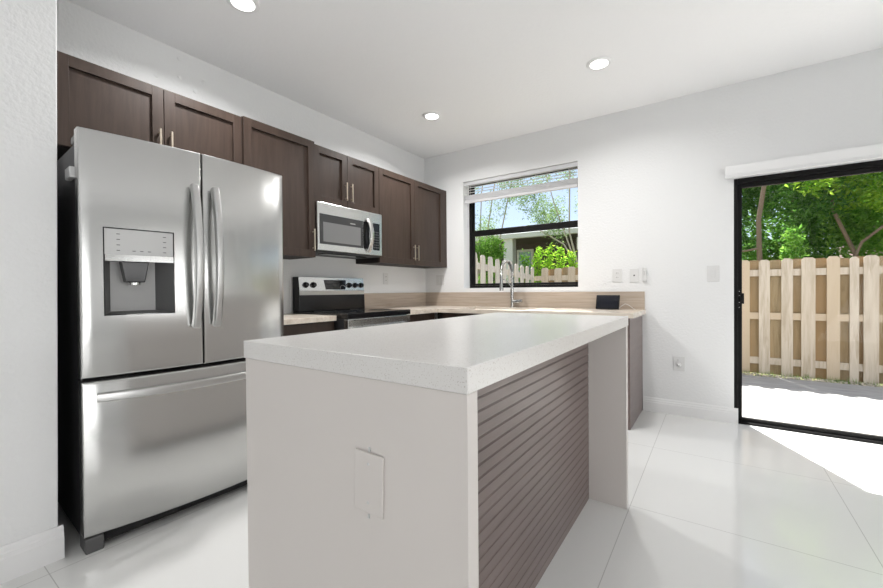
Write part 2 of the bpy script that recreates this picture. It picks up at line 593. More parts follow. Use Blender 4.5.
ho = hd.build('door_handle', m_frame, dr, bevel=0.002)
for z in (0.945, 0.985, 1.04, 1.075):
    MB().lathe([(0.004, 0), (0.003, 0.002)], (DX0 + 0.036, 0.0178, z), (0, -1, 0), 10).build('screw', m_steel2, ho)
settle(dr)

# valance over the door
va = thing('door_valance', 'long white box valance above the black patio door', 'valance', loc=(4.0, -0.05, 1.977))
m = MB()
m.box(3.075, -0.100, 1.998, 5.05, -0.088, 2.072)
m.box(3.075, -0.088, 1.998, 3.087, -0.002, 2.072).box(5.038, -0.088, 1.998, 5.05, -0.002, 2.072)
m.box(3.087, -0.088, 2.060, 5.038, -0.002, 2.072)
m.build('valance_board', m_trim, va, bevel=0.002)
m = MB()
m.box(3.072, -0.106, 1.977, 5.053, -0.084, 1.9865).box(3.074, -0.102, 1.988, 5.051, -0.086, 1.9975)
m.build('bottom_rail', m_trim, va, bevel=0.0015)
MB().box(3.095, -0.06, 2.02, 5.03, -0.03, 2.0595).build('head_track', m_white_plastic, va)
settle(va)

# ------------------------------------------------------------------ wall cabinets


def shaker_door(y0, y1, z0, z1, xf, parent, rail=0.058, thick=0.022, recess=0.016, material=None):
    """a shaker door whose face looks along +x, front plane at xf"""
    material = material or m_wood
    b = xf - thick
    m = MB()
    m.box(b, y0, z0, xf, y0 + rail, z1).box(b, y1 - rail, z0, xf, y1, z1)
    m.box(b, y0 + rail, z0, xf, y1 - rail, z0 + rail).box(b, y0 + rail, z1 - rail, xf, y1 - rail, z1)
    d = m.build('door', material, parent, bevel=0.0012)
    MB().box(b + 0.001, y0 + rail - 0.004, z0 + rail - 0.004, xf - recess, y1 - rail + 0.004, z1 - rail + 0.004).build('panel', material, d)
    return d


def pull(parent, x, y, z0, z1):
    m = MB()
    m.sweep([(x + 0.028, y, z0), (x + 0.028, y, z1)], rrect(0.010, 0.010, 0.25), (1, 0, 0))
    for z in (z0 + 0.022, z1 - 0.022):
        m.tube([(x + 0.001, y, z), (x + 0.026, y, z)], 0.0045, 8)
    return m.build('handle', m_pull, parent, smooth=True)


def wall_cabinet(label, y0, y1, z0, z1, doors, pulls, group='dark wall cabinets', xf=0.332, filler=None):
    r = thing('wall_cabinet', label, 'cabinet', group, (xf / 2, (y0 + y1) / 2, z0))
    MB().box(0.001, y0 + 0.001, z0 + 0.001, xf - 0.0225, y1 - 0.001, z1).build('cabinet_box', m_carcass, r)
    objs = []
    for (a, b) in doors:
        objs.append(shaker_door(a + 0.0015, b - 0.0015, z0 + 0.002, z1 - 0.002, xf, r))
    for i, y, za, zb in pulls:
        pull(objs[i], xf, y, za, zb)
    if filler:
        MB().box(0.01, filler[0], z0 + 0.001, xf - 0.002, filler[1], z1).build('filler_strip', m_wood, r)
    return settle(r)


wall_cabinet('wide dark brown wall cabinet with two short doors above the steel refrigerator', -3.475, -2.527, 1.84, 2.3066,
             [(-3.475, -2.997), (-2.997, -2.527)], [(0, -3.026, 1.895, 2.055), (1, -2.967, 1.895, 2.055)], filler=(-3.545, -3.4755))
tall = wall_cabinet('tall single-door dark brown wall cabinet between refrigerator and microwave', -2.525, -1.937, 1.3756, 2.312,
                    [(-2.525, -1.937)], [(0, -1.966, 1.428, 1.602)], xf=0.347)
wall_cabinet('short dark brown two-door wall cabinet directly above the microwave', -1.935, -1.179, 1.835, 2.3015,
             [(-1.935, -1.577), (-1.577, -1.179)], [(0, -1.606, 1.893, 2.051), (1, -1.541, 1.893, 2.051)])
wall_cabinet('tall dark brown two-door wall cabinet in the corner right of the microwave', -1.177, -0.003, 1.3756, 2.3015,
             [(-1.177, -0.625), (-0.625, -0.075)], [(0, -0.655, 1.428, 1.590), (1, -0.594, 1.428, 1.590)], filler=(-0.074, -0.004))

# ------------------------------------------------------------------ microwave
mw = thing('microwave_oven', 'stainless over-range microwave with grey window below a short cabinet', 'microwave', loc=(0.19, -1.558, 1.425))
MY0, MY1, MX = -1.933, -1.181, 0.368
MB().box(0.002, MY0 + 0.002, 1.437, 0.335, MY1 - 0.002, 1.832).build('case', m_charcoal, mw)
md = MB().box(0.336, MY0, 1.437, MX, -1.345, 1.832).build('door', m_steel2, mw, bevel=0.004)
MB().box(MX - 0.001, -1.912, 1.490, MX + 0.002, -1.432, 1.738).build('window_surround', mat('dark_grey_glass', (0.035, 0.035, 0.036), 0.12), md)
MB().box(MX + 0.0021, -1.878, 1.511, MX + 0.003, -1.462, 1.672).build('window', m_mwglass, md)
MB().box(MX + 0.0021, -1.585, 1.690, MX + 0.003, -1.525, 1.700).build('emblem', m_emblem, md)
hp = []
for k in range(17):
    u = k / 16
    hp.append((MX + 0.008 + 0.050 * math.sin(math.pi * u) ** 0.8, -1.372, 1.462 + u * 0.300))
MB().sweep(hp, rrect(0.046, 0.016, 0.35), (0, 1, 0)).build('handle', m_steel2, md, smooth=True)
MB().box(MX - 0.003, -1.425, 1.49, MX + 0.003, -1.352, 1.738).build('handle_recess', m_blackglass, md, bevel=0.002)
cp = MB().box(0.336, -1.343, 1.437, MX, MY1, 1.832).build('control_panel', m_steel2, mw, bevel=0.004)
MB().box(MX - 0.001, -1.300, 1.485, MX + 0.002, -1.215, 1.738).build('keypad', m_black, cp)
for r_ in range(7):
    for c_ in range(3):
        MB().box(MX + 0.002, -1.290 + c_ * 0.023, 1.505 + r_ * 0.024, MX + 0.003, -1.276 + c_ * 0.023, 1.515 + r_ * 0.024).build('key_mark', m_mark, cp)
MB().box(MX + 0.002, -1.288, 1.700, MX + 0.003, -1.228, 1.722).build('display', m_black, cp)
MB().box(0.01, MY0 + 0.01, 1.424, 0.350, MY1 - 0.01, 1.4365).build('underside', m_charcoal, mw)
MB().box(0.20, -1.80, 1.418, 0.30, -1.32, 1.4235).build('vent_grille', m_black, mw)
settle(mw)

# ------------------------------------------------------------------ electric range
rg = thing('electric_range', 'stainless electric range with black glass top between wood counters', 'range', loc=(0.36, -1.553, 0))
RY0, RY1 = -1.925, -1.166
MB().box(0.03, RY0 + 0.002, 0.04, 0.655, RY1 - 0.002, 0.887).build('body', m_charcoal, rg)
MB().box(0.02, RY0, 0.888, 0.702, RY1, 0.930).build('cooktop', m_blackglass, rg, bevel=0.004)
for (x, y, r) in ((0.22, -1.75, 0.09), (0.22, -1.36, 0.075), (0.50, -1.75, 0.075), (0.50, -1.36, 0.105)):
    MB().lathe([(r, 0), (r, 0.0006), (r - 0.004, 0.0006), (r - 0.004, 0.0)], (x, y, 0.9303), (0, 0, 1), 40).build('burner_ring', m_charcoal, rg)
od = MB().box(0.656, RY0 + 0.004, 0.245, 0.700, RY1 - 0.004, 0.884).build('oven_door', m_steel2, rg, bevel=0.004)
MB().box(0.6995, RY0 + 0.09, 0.36, 0.702, RY1 - 0.09, 0.74).build('oven_window', m_blackglass, od)
for k in range(6):
    y = RY0 + 0.06 + k * 0.110
    MB().box(0.6990, y, 0.872, 0.7010, y + 0.075, 0.878).build('vent_slot', m_dark_slot, od)
m = MB()
m.sweep([(0.752, RY0 + 0.03, 0.805), (0.752, RY1 - 0.03, 0.805)], rrect(0.026, 0.030, 0.4), (1, 0, 0))
for y in (RY0 + 0.06, RY1 - 0.06):
    m.sweep([(0.700, y, 0.805), (0.745, y, 0.805)], rrect(0.024, 0.024, 0.3), (0, 1, 0))
m.build('oven_handle', m_steel2, od, smooth=True)
MB().box(0.656, RY0 + 0.004, 0.075, 0.693, RY1 - 0.004, 0.238).build('storage_drawer', m_steel2, rg, bevel=0.004)
for y in (RY0 + 0.05, RY1 - 0.05):
    for x in (0.08, 0.6):
        MB().lathe([(0.018, 0), (0.018, 0.045)], (x, y, 0), (0, 0, 1), 12).build('foot', m_black, rg)
bg = MB().prism([(0.02, 0, 0.9305), (0.115, 0, 0.9305), (0.110, 0, 1.060), (0.090, 0, 1.228), (0.02, 0, 1.228)], (0, RY0, 0), (0, RY1, 0)).build('backguard', m_black, rg, bevel=0.003)


def bgx(z):
    return 0.110 - (z - 1.060) / 0.168 * 0.020


# stainless fascia on the sloped face
m = MB()
for (za, zb, oa, ob, nm_, mm_) in ((1.108, 1.226, 0.006, 0.006, 'fascia', m_steel2), (1.070, 1.107, 0.000, 0.006, 'fascia_lip', m_handle)):  # lip in darker steel: shade of its downward face put into the colour
    m = MB()
    m.hull8([(bgx(za) - 0.002, RY0 + 0.004, za), (bgx(zb) - 0.002, RY0 + 0.004, zb), (bgx(za) - 0.002, RY1 - 0.004, za), (bgx(zb) - 0.002, RY1 - 0.004, zb),
             (bgx(za) + oa, RY0 + 0.004, za), (bgx(zb) + ob, RY0 + 0.004, zb), (bgx(za) + oa, RY1 - 0.004, za), (bgx(zb) + ob, RY1 - 0.004, zb)])
    m.build(nm_, mm_, bg)
for y in (-1.857, -1.778, -1.366, -1.288, -1.210):
    MB().lathe([(0.026, 0.0), (0.026, 0.006), (0.021, 0.010), (0.019, 0.026), (0.016, 0.030)], (bgx(1.158) + 0.005, y, 1.158), (1, 0, 0.119), 24).build('knob', m_black, bg, smooth=True)
dsp = MB().hull8([(bgx(1.118), -1.645, 1.118), (bgx(1.206), -1.660, 1.206), (bgx(1.118), -1.415, 1.118), (bgx(1.206), -1.400, 1.206),
                  (bgx(1.118) + 0.008, -1.645, 1.118), (bgx(1.206) + 0.008, -1.660, 1.206), (bgx(1.118) + 0.008, -1.415, 1.118), (bgx(1.206) + 0.008, -1.400, 1.206)]).build('display', m_blackglass, bg)
for r_ in range(3):
    for c_ in range(6):
        z = 1.132 + r_ * 0.026
        y = -1.630 + c_ * 0.024
        MB().box(bgx(z) + 0.0075, y, z, bgx(z) + 0.0092, y + 0.014, z + 0.005).build('key_mark', m_mark, bg)
m = MB()
for k in range(9):
    a0, a1 = math.radians(150 - k * 20), math.radians(150 - (k + 1) * 20)
    z0, z1 = 1.128 + 0.03 * max(0, math.sin(a0)), 1.128 + 0.03 * max(0, math.sin(a1))
    ya, yb = -1.447 - 0.032 * math.cos(a0), -1.447 - 0.032 * math.cos(a1)
    m.tube([(bgx(z0) + 0.009, ya, z0), (bgx(z1) + 0.009, yb, z1)], 0.0016, 6)
m.build('dial_mark', m_digit, bg)
settle(rg)

# ------------------------------------------------------------------ refrigerator
P0 = Vector((0.8327, -3.5043, 0))
UX = (Vector((0.8788, -2.5845, 0)) - P0)
FW = UX.length
UX.normalize()
NX = Vector((UX.y, -UX.x, 0))


def bow(t):
    return 0.039 * (1 - ((t - FW / 2) / (FW / 2)) ** 2)


def FP(t, o, z):
    return P0 + UX * t + NX * o + Vector((0, 0, z))


fmx = Matrix((UX, NX, Vector((0, 0, 1)))).transposed().to_4x4()
fmx.translation = P0
fg = thing('refrigerator', 'stainless french door refrigerator with ice dispenser standing in the wall niche', 'refrigerator', loc=tuple(FP(FW / 2, -0.37, 0)))
MB().box(0.008, -0.740, 0.035, FW - 0.008, -0.075, 1.752, fmx).build('case', m_charcoal, fg, bevel=0.006)


def curved_front(t0, t1, z0, z1, hole=None, depth=0.062):
    """a bowed door slab; hole = (ta, tb, za, zb) left open in its front"""
    m = MB()
    e = 0.010
    n = 14
    ts = [t0, t0 + 0.003, t0 + e] + [t0 + e + (t1 - t0 - 2 * e) * k / n for k in range(1, n)] + [t1 - e, t1 - 0.003, t1]
    zs = [z0, z0 + 0.004, z0 + 0.012, z1 - 0.012, z1 - 0.004, z1]
    if hole:
        ts = [t for t in ts if min(abs(t - hole[0]), abs(t - hole[1])) > 0.006] + [hole[0], hole[1]]
        zs += [hole[2], hole[3]]
    ts = sorted(ts)
    zs = sorted(zs)

    def drop(a, lo, hi):
        d = min(a - lo, hi - a)
        if d < 1e-6:
            return 0.008
        if d < 0.0045:
            return 0.003
        return 0.0
    g = [[m.bm.verts.new(FP(t, bow(t) - max(drop(t, t0, t1), drop(z, z0, z1)), z)) for z in zs] for t in ts]
    bk = [[m.bm.verts.new(FP(t, bow(t) * 0.3 - depth, z)) for z in (z0, z1)] for t in ts]
    for i in range(len(ts) - 1):
        for j in range(len(zs) - 1):
            if hole and ts[i] >= hole[0] - 1e-6 and ts[i + 1] <= hole[1] + 1e-6 and zs[j] >= hole[2] - 1e-6 and zs[j + 1] <= hole[3] + 1e-6:
                continue
            m.bm.faces.new((g[i][j], g[i + 1][j], g[i + 1][j + 1], g[i][j + 1]))
        m.bm.faces.new((bk[i][0], bk[i][1], bk[i + 1][1], bk[i + 1][0]))
        m.bm.faces.new((g[i][0], bk[i][0], bk[i + 1][0], g[i + 1][0]))
        m.bm.faces.new((g[i][-1], g[i + 1][-1], bk[i + 1][1], bk[i][1]))
    m.bm.faces.new([g[0][j] for j in range(len(zs))] + [bk[0][1], bk[0][0]])
    m.bm.faces.new([g[-1][j] for j in range(len(zs))][::-1] + [bk[-1][0], bk[-1][1]])
    return m


TM = FW / 2 - 0.002
HT0, HT1, HZ0, HZ1 = 0.074, 0.334, 1.005, 1.388
dl = curved_front(0.0, TM - 0.003, 0.742, 1.7975, (HT0, HT1, HZ0, HZ1)).build('door', m_steel, fg, smooth=True, angle=30)
drr = curved_front(TM + 0.003, FW, 0.742, 1.7975).build('door', m_steel, fg, smooth=True, angle=30)
dw = curved_front(0.0, FW, 0.071, 0.727).build('freezer_drawer', m_steel, fg, smooth=True, angle=30)
# dispenser: control panel, lip, recess
ob = (bow(HT0) + bow(HT1)) / 2


def slab(t0, t1, z0, z1, o_in, o_out, n=8, zin=0.0):
    m = MB()
    fr_, bk_ = [], []
    for k in range(n + 1):
        t = t0 + (t1 - t0) * k / n
        fr_.append([m.bm.verts.new(FP(t, bow(t) + o_out, z)) for z in (z0, z1)])
        bk_.append([m.bm.verts.new(FP(t, bow(t) + o_in, z)) for z in (z0, z1)])
    for i in range(n):
        m.bm.faces.new((fr_[i][0], fr_[i + 1][0], fr_[i + 1][1], fr_[i][1]))
        m.bm.faces.new((bk_[i][0], bk_[i][1], bk_[i + 1][1], bk_[i + 1][0]))
        m.bm.faces.new((fr_[i][1], fr_[i + 1][1], bk_[i + 1][1], bk_[i][1]))
        m.bm.faces.new((fr_[i][0], bk_[i][0], bk_[i + 1][0], fr_[i + 1][0]))
    m.bm.faces.new((fr_[0][0], fr_[0][1], bk_[0][1], bk_[0][0]))
    m.bm.faces.new((fr_[n][0], bk_[n][0], bk_[n][1], fr_[n][1]))
    return m


slab(HT0 + 0.005, HT1 - 0.005, 1.272, HZ1 - 0.005, -0.02, -0.001).build('control_panel', m_silver, dl)
m = slab(HT0, HT1, HZ1 - 0.004, HZ1, -0.02, 0.0005)
for (ta, tb) in ((HT0, HT0 + 0.004), (HT1 - 0.004, HT1)):
    m2 = MB().hull8([FP(ta, bow(ta) - 0.02, HZ0), FP(ta, bow(ta) - 0.02, HZ1), FP(ta, bow(ta) + 0.0005, HZ0), FP(ta, bow(ta) + 0.0005, HZ1),
              FP(tb, bow(tb) - 0.02, HZ0), FP(tb, bow(tb) - 0.02, HZ1), FP(tb, bow(tb) + 0.0005, HZ0), FP(tb, bow(tb) + 0.0005, HZ1)])
    m2.build('dispenser_trim', m_black, dl)
m.build('dispenser_trim', m_black, dl)
slab(HT0 + 0.005, HT1 - 0.005, 1.243, 1.271, -0.03, 0.004).build('dispenser_lip', m_chrome, dl)
for (t, z) in [(HT0 + 0.045, 1.36 - 0.024 * k) for k in range(4)] + [(HT1 - 0.045, 1.36 - 0.024 * k) for k in range(4)] + [(HT0 + 0.10 + 0.028 * k, 1.288) for k in range(3)]:
    MB().hull8([FP(t, bow(t) - 0.002, z), FP(t, bow(t) - 0.002, z + 0.003), FP(t, bow(t) - 0.0005, z), FP(t, bow(t) - 0.0005, z + 0.003),
              FP(t + 0.012, bow(t + 0.012) - 0.002, z), FP(t + 0.012, bow(t + 0.012) - 0.002, z + 0.003), FP(t + 0.012, bow(t + 0.012) - 0.0005, z), FP(t + 0.012, bow(t + 0.012) - 0.0005, z + 0.003)]).build('panel_mark', m_mark, dl)
rc = MB()
# recess: open box whose back wall is narrower than its mouth
qa, qb = HT0 + 0.004, HT1 - 0.004
ba, bb = HT0 + 0.035, HT1 - 0.055
zt, zb_ = 1.245, HZ0 + 0.004
of = bow(qa) - 0.001
og = bow(qb) - 0.001
od_ = -0.045
q = {}
for nm, (t, o, z) in dict(a=(qa, of, zb_), b=(qb, og, zb_), c=(qb, og, zt), d=(qa, of, zt), e=(ba, od_, zb_ + 0.012), f=(bb, od_, zb_ + 0.012), g=(bb, od_, zt), h=(ba, od_, zt)).items():
    q[nm] = rc.bm.verts.new(FP(t, o, z))
sides = [rc.bm.faces.new([q[c] for c in s_]) for s_ in ('aehd', 'bcgf', 'abfe', 'dhgc')]
back = rc.bm.faces.new([q[c] for c in 'efgh'])
back.material_index = 1
rc.build('dispenser_recess', [m_darkgrey, mat('recess_grey_plastic', (0.34, 0.34, 0.335), 0.3)], dl)
nz = MB()
c0 = FP(HT0 + 0.118, 0, 0)
nz.hull8([FP(HT0 + 0.078, -0.03, 1.150), FP(HT0 + 0.062, -0.03, 1.243), FP(HT0 + 0.078, 0.012, 1.150), FP(HT0 + 0.062, 0.014, 1.243),
          FP(HT0 + 0.150, -0.03, 1.150), FP(HT0 + 0.166, -0.03, 1.243), FP(HT0 + 0.150, 0.012, 1.150), FP(HT0 + 0.166, 0.014, 1.243)])
nz.build('water_nozzle', m_black, dl, bevel=0.004)
MB().lathe([(0.022, 0), (0.022, 0.010), (0.018, 0.012)], FP(HT0 + 0.114, -0.008, 1.139), (0, 0, 1), 20).build('nozzle_ring', m_steel2, dl, smooth=True)
# handles
for (t, par) in ((TM - 0.044, dl), (TM + 0.050, drr)):
    pts = []
    for k in range(25):
        u = k / 24
        pts.append(FP(t, bow(t) + 0.022 + 0.050 * math.sin(math.pi * u) ** 0.75, 0.935 + u * 0.690))
    hm = MB()
    hm.sweep(pts, lambda u: rrect(0.033, 0.040 - 0.012 * math.sin(math.pi * u), 0.25), UX)
    hm.build('handle', m_handle, par, smooth=True)
pts = []
for k in range(31):
    u = k / 30
    t = 0.045 + u * (FW - 0.09)
    pts.append(FP(t, bow(t) + 0.004 + 0.052 * math.sin(math.pi * (0.03 + 0.94 * u)) ** 0.55, 0.660))
MB().sweep(pts, rrect(0.038, 0.022, 0.3), (0, 0, 1)).build('handle', m_handle, dw, smooth=True)
# gaskets, feet, grille, hinge covers, clip
g = MB()
g.box(0.012, -0.074, 0.08, FW - 0.012, -0.055, 1.79, fmx)
g.build('door_gasket', m_black, fg)
for ta, tb in ((0.003, 0.066), (FW - 0.066, FW - 0.003)):
    MB().box(ta, -0.10, 0.0, tb, 0.0, 0.066, fmx).build('foot_cover', m_darkgrey, fg, bevel=0.006)
MB().box(0.067, -0.085, 0.022, FW - 0.067, -0.02, 0.064, fmx).build('toe_grille', m_black, fg, bevel=0.004)
for ta, tb in ((0.004, 0.075), (FW - 0.075, FW - 0.004)):
    MB().box(ta, -0.15, 1.7525, tb, -0.02, 1.785, fmx).build('hinge_cover', m_darkgrey, fg, bevel=0.006)
MB().box(-0.014, -0.165, 1.598, 0.0075, -0.078, 1.645, fmx).build('side_clip', m_white_plastic, fg, bevel=0.003)
settle(fg)

# ------------------------------------------------------------------ base cabinets


def base_cabinet_left(label, y0, y1, doors, xf=0.600):
    r = thing('base_cabinet', label, 'cabinet', 'dark base cabinets', (0.3, (y0 + y1) / 2, 0))
    MB().box(0.002, y0 + 0.001, 0.10, xf - 0.023, y1 - 0.001, 0.874).build('cabinet_box', m_carcass, r)
    MB().box(0.002, y0 + 0.001, 0.0, 0.52, y1 - 0.001, 0.099).build('toe_kick', m_carcass, r)
    for a, b in doors:
        shaker_door(a + 0.002, b - 0.002, 0.105, 0.70, xf, r)
        d = MB().box(xf - 0.020, a + 0.002, 0.705, xf, b - 0.002, 0.868).build('drawer_front', m_wood, r, bevel=0.0015)
        p_ = MB()
        ym = (a + b) / 2
        p_.sweep([(xf + 0.028, ym - 0.08, 0.79), (xf + 0.028, ym + 0.08, 0.79)], rrect(0.010, 0.010, 0.25), (1, 0, 0))
        for y in (ym - 0.058, ym + 0.058):
            p_.tube([(xf + 0.001, y, 0.79), (xf + 0.026, y, 0.79)], 0.0045, 8)
        p_.build('handle', m_pull, d, smooth=True)
    return settle(r)


base_cabinet_left('dark base cabinet under the short wood counter left of the range', -2.530, -1.946, [(-2.530, -1.946)], 0.575)
base_cabinet_left('dark base cabinet under the counter right of the range', -1.160, -0.64, [(-1.160, -0.64)])
# run under the window
r = thing('base_cabinet', 'long dark base cabinet run under the sink counter', 'cabinet', 'dark base cabinets', (1.5, -0.3, 0))
MB().box(0.604, -0.596, 0.10, 2.438, -0.002, 0.690).build('cabinet_box', m_carcass, r)
m = MB()
m.box(0.604, -0.596, 0.691, 0.775, -0.002, 0.874).box(1.585, -0.596, 0.691, 2.438, -0.002, 0.874).box(0.776, -0.596, 0.691, 1.584, -0.582, 0.874)
m.build('upper_box', m_carcass, r)
MB().box(0.604, -0.54, 0.0, 2.438, -0.002, 0.099).build('toe_kick', m_carcass, r)
for k in range(4):
    xa = 0.68 + k * 0.44
    d = MB()
    w = 0.436
    d.box(xa, -0.618, 0.105, xa + 0.058, -0.598, 0.868).box(xa + w - 0.058, -0.618, 0.105, xa + w, -0.598, 0.868)
    d.box(xa + 0.058, -0.618, 0.105, xa + w - 0.058, -0.598, 0.163).box(xa + 0.058, -0.618, 0.81, xa + w - 0.058, -0.598, 0.868)
    d.box(xa + 0.054, -0.609, 0.159, xa + w - 0.054, -0.600, 0.814)
    d.build('door', m_wood, r, bevel=0.001)
settle(r)
tag(MB().box(2.440, -0.640, 0.0, 2.462, -0.001, 0.874).build('end_panel', m_slat, bevel=0.001), 'grey brown wood end panel closing the sink counter run by the wall', 'panel')

# ------------------------------------------------------------------ counters, backsplash, sink
tag(MB().box(0.001, -2.535, 0.875, 0.600, -1.946, 0.914).build('countertop', m_lamtop, bevel=0.002), 'short light wood countertop between refrigerator and range', 'countertop')
SX0, SX1, SY0, SY1 = 0.800, 1.560, -0.570, -0.140
ct = MB()
ct.box(0.001, -1.160, 0.875, 0.647, -0.001, 0.914)
ct.box(0.647, -0.001, 0.875, SX0, -0.663, 0.914)
ct.box(SX0, -0.663, 0.875, SX1, SY0, 0.914).box(SX0, SY1, 0.875, SX1, -0.001, 0.914)
ct.box(SX1, -0.663, 0.875, 2.490, -0.001, 0.914)
tag(ct.build('countertop', m_lamtop), 'long light wood corner countertop running under the window to the right wall end', 'countertop')
tag(MB().box(0.001, -1.158, 0.9142, 0.020, -0.021, 1.077).build('backsplash', m_lam, bevel=0.001), 'wood grain backsplash strip right of the range on the left wall', 'backsplash')
mbs = MB().box(0.001, -0.020, 0.9142, 2.483, -0.001, 1.077).build('backsplash', m_lam, bevel=0.001)
tag(mbs, 'long wood grain backsplash strip under the window', 'backsplash')
sk = thing('kitchen_sink', 'undermount steel sink in the counter under the window', 'sink', loc=((SX0 + SX1) / 2, (SY0 + SY1) / 2, 0.70))
m = MB()
th = 0.006
zb0, zt0 = 0.70, 0.8745
m.box(SX0 - 0.015, SY0 - 0.005, zb0, SX1 + 0.015, SY1 + 0.005, zb0 + th)
m.box(SX0 - 0.015, SY0 - 0.005, zb0 + th, SX0, SY1 + 0.005, zt0).box(SX1, SY0 - 0.005, zb0 + th, SX1 + 0.015, SY1 + 0.005, zt0)
m.box(SX0, SY0 - 0.005, zb0 + th, SX1, SY0, zt0).box(SX0, SY1, zb0 + th, SX1, SY1 + 0.005, zt0)
m.build('basin', m_steel2, sk)
MB().lathe([(0.045, 0), (0.045, 0.003), (0.03, 0.001)], ((SX0 + SX1) / 2, -0.34, zb0 + th), (0, 0, 1), 24).build('drain', m_chrome, sk)
settle(sk)

# faucet with a spring neck, spout over the sink (towards -y)
FX, FY = 1.215, -0.075
fa_ = thing('kitchen_faucet', 'brushed nickel spring neck faucet in front of the window', 'faucet', loc=(FX, FY, 0.914))
MB().lathe([(0.027, 0), (0.027, 0.008), (0.018, 0.012), (0.017, 0.10), (0.019, 0.102), (0.019, 0.20), (0.012, 0.205)], (FX, FY, 0.9142), (0, 0, 1), 20).build('base', m_chrome, fa_, smooth=True)
path = [(FX, FY, 1.115), (FX, FY, 1.20), (FX, FY, 1.28)]
R_ = 0.130
for k in range(1, 17):
    a = math.pi * k / 16
    path.append((FX, FY - R_ + R_ * math.cos(a), 1.28 + R_ * 0.92 * math.sin(a)))
path.append((FX, FY - 2 * R_, 1.25))
nk = MB().tube(path, 0.0085, 10).build('neck', m_chrome, fa_, smooth=True)
# spring coil around the neck
coil = []
tot = len(path) - 1
turns = 46
for k in range(turns * 8 + 1):
    u = k / (turns * 8) * tot
    i = min(int(u), tot - 1)
    p = Vector(path[i]).lerp(Vector(path[i + 1]), u - i)
    tt = (Vector(path[i + 1]) - Vector(path[i])).normalized()
    s1 = Vector((1, 0, 0))
    s2 = tt.cross(s1)
    a = 2 * math.pi * k / 8
    coil.append(p + s1 * 0.0150 * math.cos(a) + s2 * 0.0150 * math.sin(a))
MB().sweep(coil, [(0.0028, 0), (0, 0.0028), (-0.0028, 0), (0, -0.0028)], (1, 0.13, 0.07)).build('spring', m_chrome, nk, smooth=True)
MB().lathe([(0.014, 0), (0.016, -0.02), (0.016, -0.12), (0.022, -0.14), (0.022, -0.158), (0.018, -0.162)], (FX, FY - 2 * R_, 1.255), (0, 0, 1), 20).build('spray_head', m_chrome, fa_, smooth=True)
MB().tube([(FX, FY - 0.012, 1.135), (FX, FY - 0.12, 1.19), (FX, FY - 2 * R_ + 0.015, 1.215)], 0.005, 8).build('support_arm', m_chrome, fa_, smooth=True)
m = MB()
m.tube([(FX + 0.015, FY, 0.975), (FX + 0.055, FY, 0.975)], 0.020, 16)
m.tube([(FX + 0.055, FY, 0.975), (FX + 0.115, FY, 0.985)], 0.019, 16)
m.build('lever', m_chrome, fa_, smooth=True)
settle(fa_)

# smart display on the counter
sd = thing('smart_display', 'small black smart display standing on the counter right of the faucet', 'display', loc=(2.195, -0.165, 0.914))
ang = math.radians(-6)
rm = Matrix.Translation((2.195, -0.165, 0.9142)) @ Matrix.Rotation(ang, 4, 'Z')
tm = rm @ Matrix.Rotation(math.radians(-14), 4, 'X')
MB().box(-0.108, 0.0, 0.004, 0.100, 0.014, 0.138, tm).build('body', m_black, sd, bevel=0.006, seg=3)
MB().box(-0.096, -0.001, 0.016, 0.088, 0.0003, 0.126, tm).build('screen', m_screen, sd)
MB().lathe([(0.0035, 0), (0.0035, 0.0012)], tm @ Vector((0.078, -0.0002, 0.131)), tm.to_3x3() @ Vector((0, -1, 0)), 12).build('camera', m_mark, sd)
MB().prism([tm.inverted() @ rm @ Vector(p) for p in ((-0.07, 0.018, 0.0), (-0.07, 0.085, 0.0), (-0.07, 0.045, 0.10))], (0, 0, 0), (0.14, 0, 0)).build('stand', m_darkgrey, sd) if False else \
    MB().hull8([rm @ Vector(p) for p in ((-0.07, 0.016, 0.0), (-0.06, 0.034, 0.10), (-0.07, 0.085, 0.0), (-0.06, 0.046, 0.10), (0.07, 0.016, 0.0), (0.06, 0.034, 0.10), (0.07, 0.085, 0.0), (0.06, 0.046, 0.10))]).build('stand', m_darkgrey, sd, bevel=0.004)
settle(sd)
cp_ = [(2.275, -0.100, 0.918), (2.300, -0.075, 0.945), (2.325, -0.045, 0.965), (2.350, -0.030, 0.955), (2.375, -0.028, 0.935), (2.395, -0.035, 0.920), (2.410, -0.05, 0.9172)]
tag(MB().tube(cp_, 0.0022, 8).build('power_cord', m_white_plastic, smooth=True), 'thin white cord looping against the backsplash beside the smart display', 'cord')

# ------------------------------------------------------------------ plates on walls


def plate_on_back(name, label, cat, x, z, w, h, kind, group=None):
    r = thing(name, label, cat, group, (x, 0, z))
    MB().box(x - w / 2, -0.006, z - h / 2, x + w / 2, -0.0005, z + h / 2).build('plate', m_white_plastic, r, bevel=0.002)
    if kind == 'outlet':
        for dz in (-0.02, 0.02):
            q_ = MB().box(x - 0.017, -0.0075, z + dz - 0.014, x + 0.017, -0.0055, z + dz + 0.014).build('receptacle', m_white_plastic, r, bevel=0.001)
            MB().box(x - 0.008, -0.0082, z + dz - 0.003, x - 0.0055, -0.0072, z + dz + 0.007).box(x + 0.0055, -0.0082, z + dz - 0.003, x + 0.008, -0.0072, z + dz + 0.007).build('slots', m_dark_slot, q_)
    elif kind == 'rocker':
        MB().box(x - 0.0165, -0.0085, z - 0.034, x + 0.0165, -0.0055, z + 0.034).build('rocker', m_white_plastic, r, bevel=0.0015)
    elif kind == 'jack':
        MB().box(x - 0.006, -0.0085, z - 0.006, x + 0.006, -0.0055, z + 0.006).build('jack', m_dark_slot, r)
    elif kind == 'double':
        for dx in (-0.023, 0.023):
            MB().box(x + dx - 0.0165, -0.0085, z - 0.034, x + dx + 0.0165, -0.0055, z + 0.034).build('rocker', m_white_plastic, r, bevel=0.0015)
    return settle(r)


